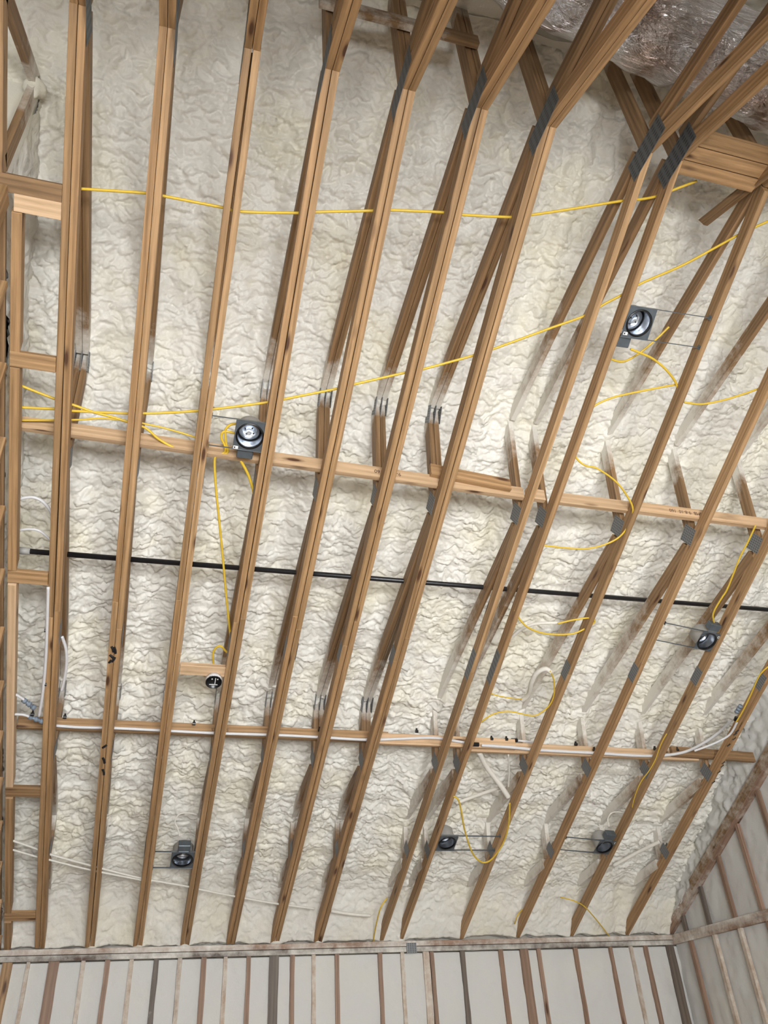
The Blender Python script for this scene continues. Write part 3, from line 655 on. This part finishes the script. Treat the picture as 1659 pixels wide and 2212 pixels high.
cable([(1316, 1786, .07), (1313, 1770, .14), (1320, 1757, .17), (1335, 1754, .18), (1352, 1758, .17)], 'foam-coated cable arching above the lower right can light', mat=M_WCAB, r=.006, group='foam-coated cables')
cable([(1238, 1785, .2), (1260, 1780, .16), (1284, 1782, .12), (1300, 1790, .06)], 'cable reaching the lower right can light from the left', r=.005, mat=M_WCAB, group='foam-coated cables')
cable([(1325, 1870, .18), (1370, 1845, .16), (1400, 1830, .13), (1425, 1818, .1)], 'foam-coated cable below the rightmost truss web', mat=M_WCAB, r=.018, group='foam-coated cables')

# ---------------------------------------------------------------- white plastic water pipes
def pipe(pts, label, y=None, h=None, r=.011):
    q = [at_y(p[0], p[1], y) if y is not None and len(p) == 2 else at_slope(p[0], p[1], p[2] if len(p) > 2 else h) for p in pts]
    o = MB().tube(smooth_path(q, 8), r, 12).build('water_pipe', M_PEX, None, smooth=True)
    return tag(o, label, 'water pipe', 'white plastic water pipes')
pipe([(100, 1566), (170, 1571), (250, 1573), (350, 1578), (470, 1584), (600, 1588), (700, 1593), (800, 1598), (930, 1594), (985, 1601), (1030, 1609)], 'main white pipe strapped along the lower lateral brace on the left', y=-2.125)
pipe([(1040, 1610), (1100, 1614), (1160, 1620), (1230, 1624), (1290, 1627), (1370, 1632), (1430, 1632), (1480, 1624), (1520, 1605), (1555, 1580), (1580, 1553), (1597, 1527)], 'thicker white pipe bending up right from the lower brace to the rightmost truss', y=-2.125, r=.0125)
pipe([(130, 1553), (250, 1558), (350, 1562), (420, 1567), (590, 1573), (690, 1579)], 'thin white pipe lying on top of the lower lateral brace', y=-2.03, r=.006)
pipe([(1055, 1596), (1090, 1598), (1120, 1600), (1165, 1604)], 'short white pipe on top of the lower brace with a black coupling', y=-2.02, r=.009)
pipe([(1500, 1622, .02), (1540, 1607, .02), (1575, 1588, .02), (1592, 1560, .02)], 'second white pipe under the bent one at the right end of the brace', h=.02, r=.009)
pipe([(104, 1268), (102, 1340), (99, 1420), (93, 1490), (84, 1548)], 'white pipe running straight down the left side of the first truss', h=-.005, r=.0105)
pipe([(134, 1375, .09), (142, 1400, .09), (144, 1430, .09), (140, 1462, .09), (133, 1492, .09)], 'white pipe bow on the right side of the first truss', h=.09, r=.0105)
pipe([(30, 1084, .14), (50, 1076, .14), (75, 1075, .14), (95, 1086, .14), (110, 1106, .14), (118, 1130, .14)], 'upper white pipe arch beside the first truss at the left', h=.14, r=.010)
pipe([(30, 1152, .18), (50, 1144, .18), (80, 1145, .18), (100, 1158, .18), (112, 1172, .18)], 'lower foam-dusted white pipe arch at the left wall', h=.18, r=.008)
pipe([(28, 1497, .06), (42, 1505, .06), (55, 1514, .06)], 'short white pipe stub entering the upper grey fitting at left', h=.06, r=.009)
pipe([(28, 1543, .03), (50, 1544, .03), (66, 1549, .03)], 'short white pipe stub entering the lower grey fitting at left', h=.03, r=.009)
def fitting(pts, label, h):
    t = thing('pipe_fitting', at_slope(pts[0][0], pts[0][1], h), label, 'pipe fitting', 'blue-grey pipe fittings')
    a = at_slope(*pts[0], h); c = at_slope(*pts[1], h); d = (c-a)
    MB().tube([a, c], .012, 12).build('body', M_FIT, t, smooth=True)
    for k in (0, .5, 1): 
        q = a+d*k; MB().tube([q-d.normalized()*.012, q+d.normalized()*.012], .019, 12).build('collar', M_FIT, t, smooth=True)
fitting([(53, 1514), (72, 1528)], 'upper blue-grey pipe fitting beside the left gable wall', .06)
fitting([(66, 1549), (90, 1558)], 'lower blue-grey pipe fitting on the lower brace at the left', .03)
fitting([(1592, 1537), (1599, 1526)], 'blue-grey pipe fitting on the bent white pipe at the right', .05)
for (px, py, l) in ((419, 1563, 'black pipe clip on the brace left of the black box truss'), (690, 1577, 'black pipe clip near the sixth truss'), (900, 1580, 'black pipe clip left of the close pair of trusses'), (1062, 1596, 'first black clip right of the close pair of trusses'), (1094, 1597, 'small black clip left of the black coupling'),
    (1244, 1608, 'black pipe clip right of the black coupling'), (1284, 1620, 'black clip at the fourth truss from the right'), (1415, 1618, 'black clip at the third truss from the right'), (1463, 1620, 'black clip on the brown brace end piece'),
    (70, 1543, 'black clip on the lower left pipe stub'), (97, 1478, 'lower black clip on the straight pipe beside the first truss'), (100, 1362, 'upper black clip on the straight pipe beside the first truss'), (140, 1549, 'black clip right of the first truss on the lower brace')):
    yp = -2.13 if px > 120 else None
    c = at_y(px, py, -2.105) if yp else at_slope(px, py, .0)
    t = thing('pipe_clip', c, l, 'pipe clip', 'black pipe clips')
    MB().tube([c-Vector((.012, 0, 0)), c+Vector((.012, 0, 0))], .013, 8).build('band', M_BLKP, t)
    MB().box(c+Vector((0, 0, .014)), .012, .016, .022).build('tab', M_BLKP, t)
c = at_y(1111, 1599, -2.04); t = tag(MB().tube([c-Vector((.028, 0, 0)), c+Vector((.028, 0, 0))], .017, 12).build('pipe_coupling', M_BLKP), 'black coupling on the short pipe above the lower brace', 'pipe coupling')
c = at_y(1028, 1608, -2.13); t = tag(MB().tube([c-Vector((.025, 0, 0)), c+Vector((.025, 0, 0))], .018, 12).build('pipe_coupling', M_BLKP), 'black coupling joining the main pipe and the thicker pipe', 'pipe coupling')
c = at_slope(1590, 1553, .03); t = tag(MB().tube([c-Vector((.0, .015, -.01)), c+Vector((.0, .015, -.01))], .018, 12).build('pipe_coupling', M_BLKP), 'black coupling on the bent white pipe at the rightmost truss', 'pipe coupling')

# ---------------------------------------------------------------- recessed light housings
EX = Vector((1, 0, 0)); EY = Vector((0, .8944, -.4472)); EZ = Vector((0, .4472, .8944))
def can(cx, cs, label, box, bar_to, bar_s, R=.083, plate_w=.19, plate_h=.20, tilt=0.0, dome=None, h=.012, rot=0.0, sticker=None):
    c = P(cx, cs, .5*cs) + EZ*h
    M = Matrix(((EX.x, EY.x, EZ.x, c.x), (EX.y, EY.y, EZ.y, c.y), (EX.z, EY.z, EZ.z, c.z), (0, 0, 0, 1)))
    if rot: M = M @ Matrix.Rotation(rot, 4, 'Z')
    t = thing('recessed_light', c, label, 'recessed light', 'can light housings', M)
    def put(mb, name, mat, smooth=False, bevel=0):
        mb.v = [M @ Vector(v) for v in mb.v]; return mb.build(name, mat, t, smooth=smooth, bevel=bevel)
    # mounting plate with a round hole
    mb = MB(); seg = 48; hw, hh = plate_w/2, plate_h/2
    for zz in (0, .0025):
        for k in range(seg):
            a = 2*math.pi*k/seg; ca, sa = math.cos(a), math.sin(a); q = min(hw/max(abs(ca), 1e-6), hh/max(abs(sa), 1e-6))
            mb.v.append(Vector((ca*R, sa*R, zz))); mb.v.append(Vector((ca*max(q, R+.002), sa*max(q, R+.002), zz))); mb.sp += [0, 0]
    for k in range(seg):
        a, c2 = 2*k, 2*((k+1) % seg); o2 = 2*seg
        mb.quad((a, a+1, c2+1, c2), [(0, 0)]*4); mb.quad((c2+o2, c2+1+o2, a+1+o2, a+o2), [(0, 0)]*4)
        mb.quad((a+1, a+1+o2, c2+1+o2, c2+1), [(0, 0)]*4); mb.quad((c2, c2+o2, a+o2, a), [(0, 0)]*4)
    put(mb, 'mounting_plate', M_GALVD)
    # folded rims up and down slope
    put(MB().box((0, hh, .006), plate_w+.012, .003, .016).box((0, -hh, .006), plate_w+.012, .003, .016), 'plate_rim', M_GALV)
    put(MB().lathe([(R-.007, -.004), (R+.004, -.004), (R+.004, .004), (R-.007, .012), (R-.007, -.004)], 48), 'gasket_ring', M_BLKP, True)
    # can shell: bright inside, dull outside
    put(MB().lathe([(R-.006, 0), (R-.006, .10), (R-.016, .125)], 48), 'inner_reflector', M_CHROME, True)
    put(MB().lathe([(R+.001, .003), (R+.001, .13), (R-.02, .155), (.001, .158)], 48), 'can_shell', M_GREYP, True)
    # tilted socket plate leaving a dark gap at one side
    mt = Matrix.Translation((-.006*math.cos(tilt), -.006*math.sin(tilt), .082)) @ Matrix.Rotation(.34, 4, Vector((-math.sin(tilt), math.cos(tilt), 0)))
    put(MB().lathe([(.001, .016), (.02, .016), (.022, .012), (.045, .009), (R-.020, 0), (R-.020, .004), (.001, .02)], 40, M=mt), 'socket_plate', M_CHROME, True)
    put(MB().lathe([(.001, .118), (R-.018, .118)], 32), 'can_top', M_BLKP)
    for k in range(4):
        a = k*math.pi/2+.5; q = mt @ Vector((.031*math.cos(a), .031*math.sin(a), .009)); qd = mt @ Vector((.031*math.cos(a), .031*math.sin(a), .002))
        put(MB().tube([qd, q], .0045, 8), 'screw', M_BLKP)
    # junction box
    if box:
        bx, by, bw, bd, bh, bz = box
        jb = put(MB().box((bx, by, bz+bh/2), bw, bd, bh), 'junction_box', M_GALVD, bevel=.004)
        e = by-math.copysign(bd/2+.008, by) if by else by
        put(MB().box((bx, e, bz+.006), bw*.8, .02, .006).box((bx-bw*.3, e, bz+.016), .006, .02, .02).box((bx+bw*.3, e, bz+.016), .006, .02, .02), 'box_bracket', M_GALV)
    if sticker:
        put(MB().box((sticker[0], sticker[1], -.0015), .030, .020, .001), 'sticker', M_WHITE)
        put(MB().box((sticker[0]-.006, sticker[1], -.0026), .008, .010, .0008), 'sticker_print', M_MARK)
    # hanger bars to the trusses
    for sg in (-1, 1):
        x0, x1 = sorted((bar_to-cx, (hw if bar_to < cx else -hw)))
        put(MB().board((x0, sg*bar_s, .006), (x1, sg*bar_s, .006), (0, .004, 0), (0, 0, .010)), 'hanger_bar', M_GALVD)
        put(MB().box(((x0 if bar_to < cx else x1), sg*bar_s, .008), .003, .028, .03), 'bar_end', M_GALVD)
    return t
can(1.095, 4.478, 'upper left can light housing above the upper brace, facing straight down', (-.012, .135, .10, .06, .055, .02), .855, .098, tilt=-1.5, sticker=(-.076, .086))
can(3.378, 5.482, 'top right can light housing between the close pair of trusses and the next', (-.055, .135, .10, .07, .05, .02), 3.852, .098, tilt=-2.6, rot=-.04, sticker=(-.07, .075))
can(4.965, 3.370, 'right middle can light housing below the black pipe', (0.0, -.135, .10, .06, .06, .0), 4.503, .085, R=.080, plate_w=.17, plate_h=.17, tilt=2.4, rot=.12, sticker=(.085, -.06))
can(1.085, 1.012, 'lower left can light housing just above the front wall', (0.0, -.14, .10, .07, .06, .0), .855, .098, tilt=1.6)
can(3.370, 1.222, 'lower middle can light housing right of the close pair of trusses', None, 3.853, .092, tilt=2.4, R=.078, plate_w=.17, plate_h=.19)
can(4.960, 1.190, 'lower right can light housing just above the front wall', (0.0, -.135, .10, .07, .06, .0), 4.503, .085, R=.078, plate_w=.17, plate_h=.17, tilt=2.4, rot=.1, sticker=(.09, -.07))

# ---------------------------------------------------------------- round black box on its block
o = MB().board(P(.860, 2.79, 1.435), P(1.195, 2.79, 1.435), Vector((0, -.894, .447))*.085, EZ*.038).build('wood_block', M_PINE_L, None, bevel=.002)
tag(o, 'pale short block between two trusses carrying the round black box', 'wood block')
c = P(1.108, 2.75, 1.375) - EZ*.022
M = Matrix(((EX.x, EY.x, EZ.x, c.x), (EX.y, EY.y, EZ.y, c.y), (EX.z, EY.z, EZ.z, c.z), (0, 0, 0, 1)))
t = thing('ceiling_box', c, 'round black electrical box on the pale block, holding two white tabs', 'electrical box', None, M)
def putb(mb, name, mat, smooth=False):
    mb.v = [M @ Vector(v) for v in mb.v]; return mb.build(name, mat, t, smooth=smooth)
putb(MB().lathe([(.054, 0), (.058, 0), (.058, .04), (.001, .045)], 40), 'shell', M_PEX, True)
putb(MB().lathe([(.001, .030), (.052, .028), (.054, -.001), (.058, -.002), (.058, .006)], 40), 'black_lining', M_BLKP, True)
putb(MB().box((.010, -.008, .004), .005, .052, .003).box((.0, .026, .004), .06, .005, .003), 'white_bracket', M_WHITE)
for sx in (-.014, .026): putb(MB().lathe([(.001, 0), (.005, 0), (.005, .003)], 10, M=Matrix.Translation((sx, -.024, .003))), 'white_tab', M_WHITE)

# ---------------------------------------------------------------- marker marks on timber
def mark(pts, parent, r=.006):
    MB().tube(smooth_path([Vector(p) for p in pts], 4), r, 6).build('marker_stroke', M_MARK, parent)
T1 = trs[1]
for (px, py), dx, dy in (((243, 1402), 4, 12), ((241, 1418), 8, 8), ((238, 1428), 5, -6), ((226, 1612), 9, -6), ((224, 1642), 4, 12), ((223, 1667), 3, 12), ((248, 1404), 3, 14), ((245, 1424), 6, -10)):
    mark([at_slope(px-dx/2, py-dy/2, .002), at_slope(px+1, py, -.001), at_slope(px+dx/2, py+dy/2, .002)], T1, .0095)
T12 = trs[12]
for px, py in ((1560, 1655), (1553, 1668), (1541, 1690), (1562, 1648), (1574, 1610), (1586, 1596), (1592, 1580), (1588, 1586)):
    q = at_slope(px, py, .0); mark([q+Vector((-.012, .01, -.005)), q, q+Vector((.008, -.016, .008))], T12, .005)
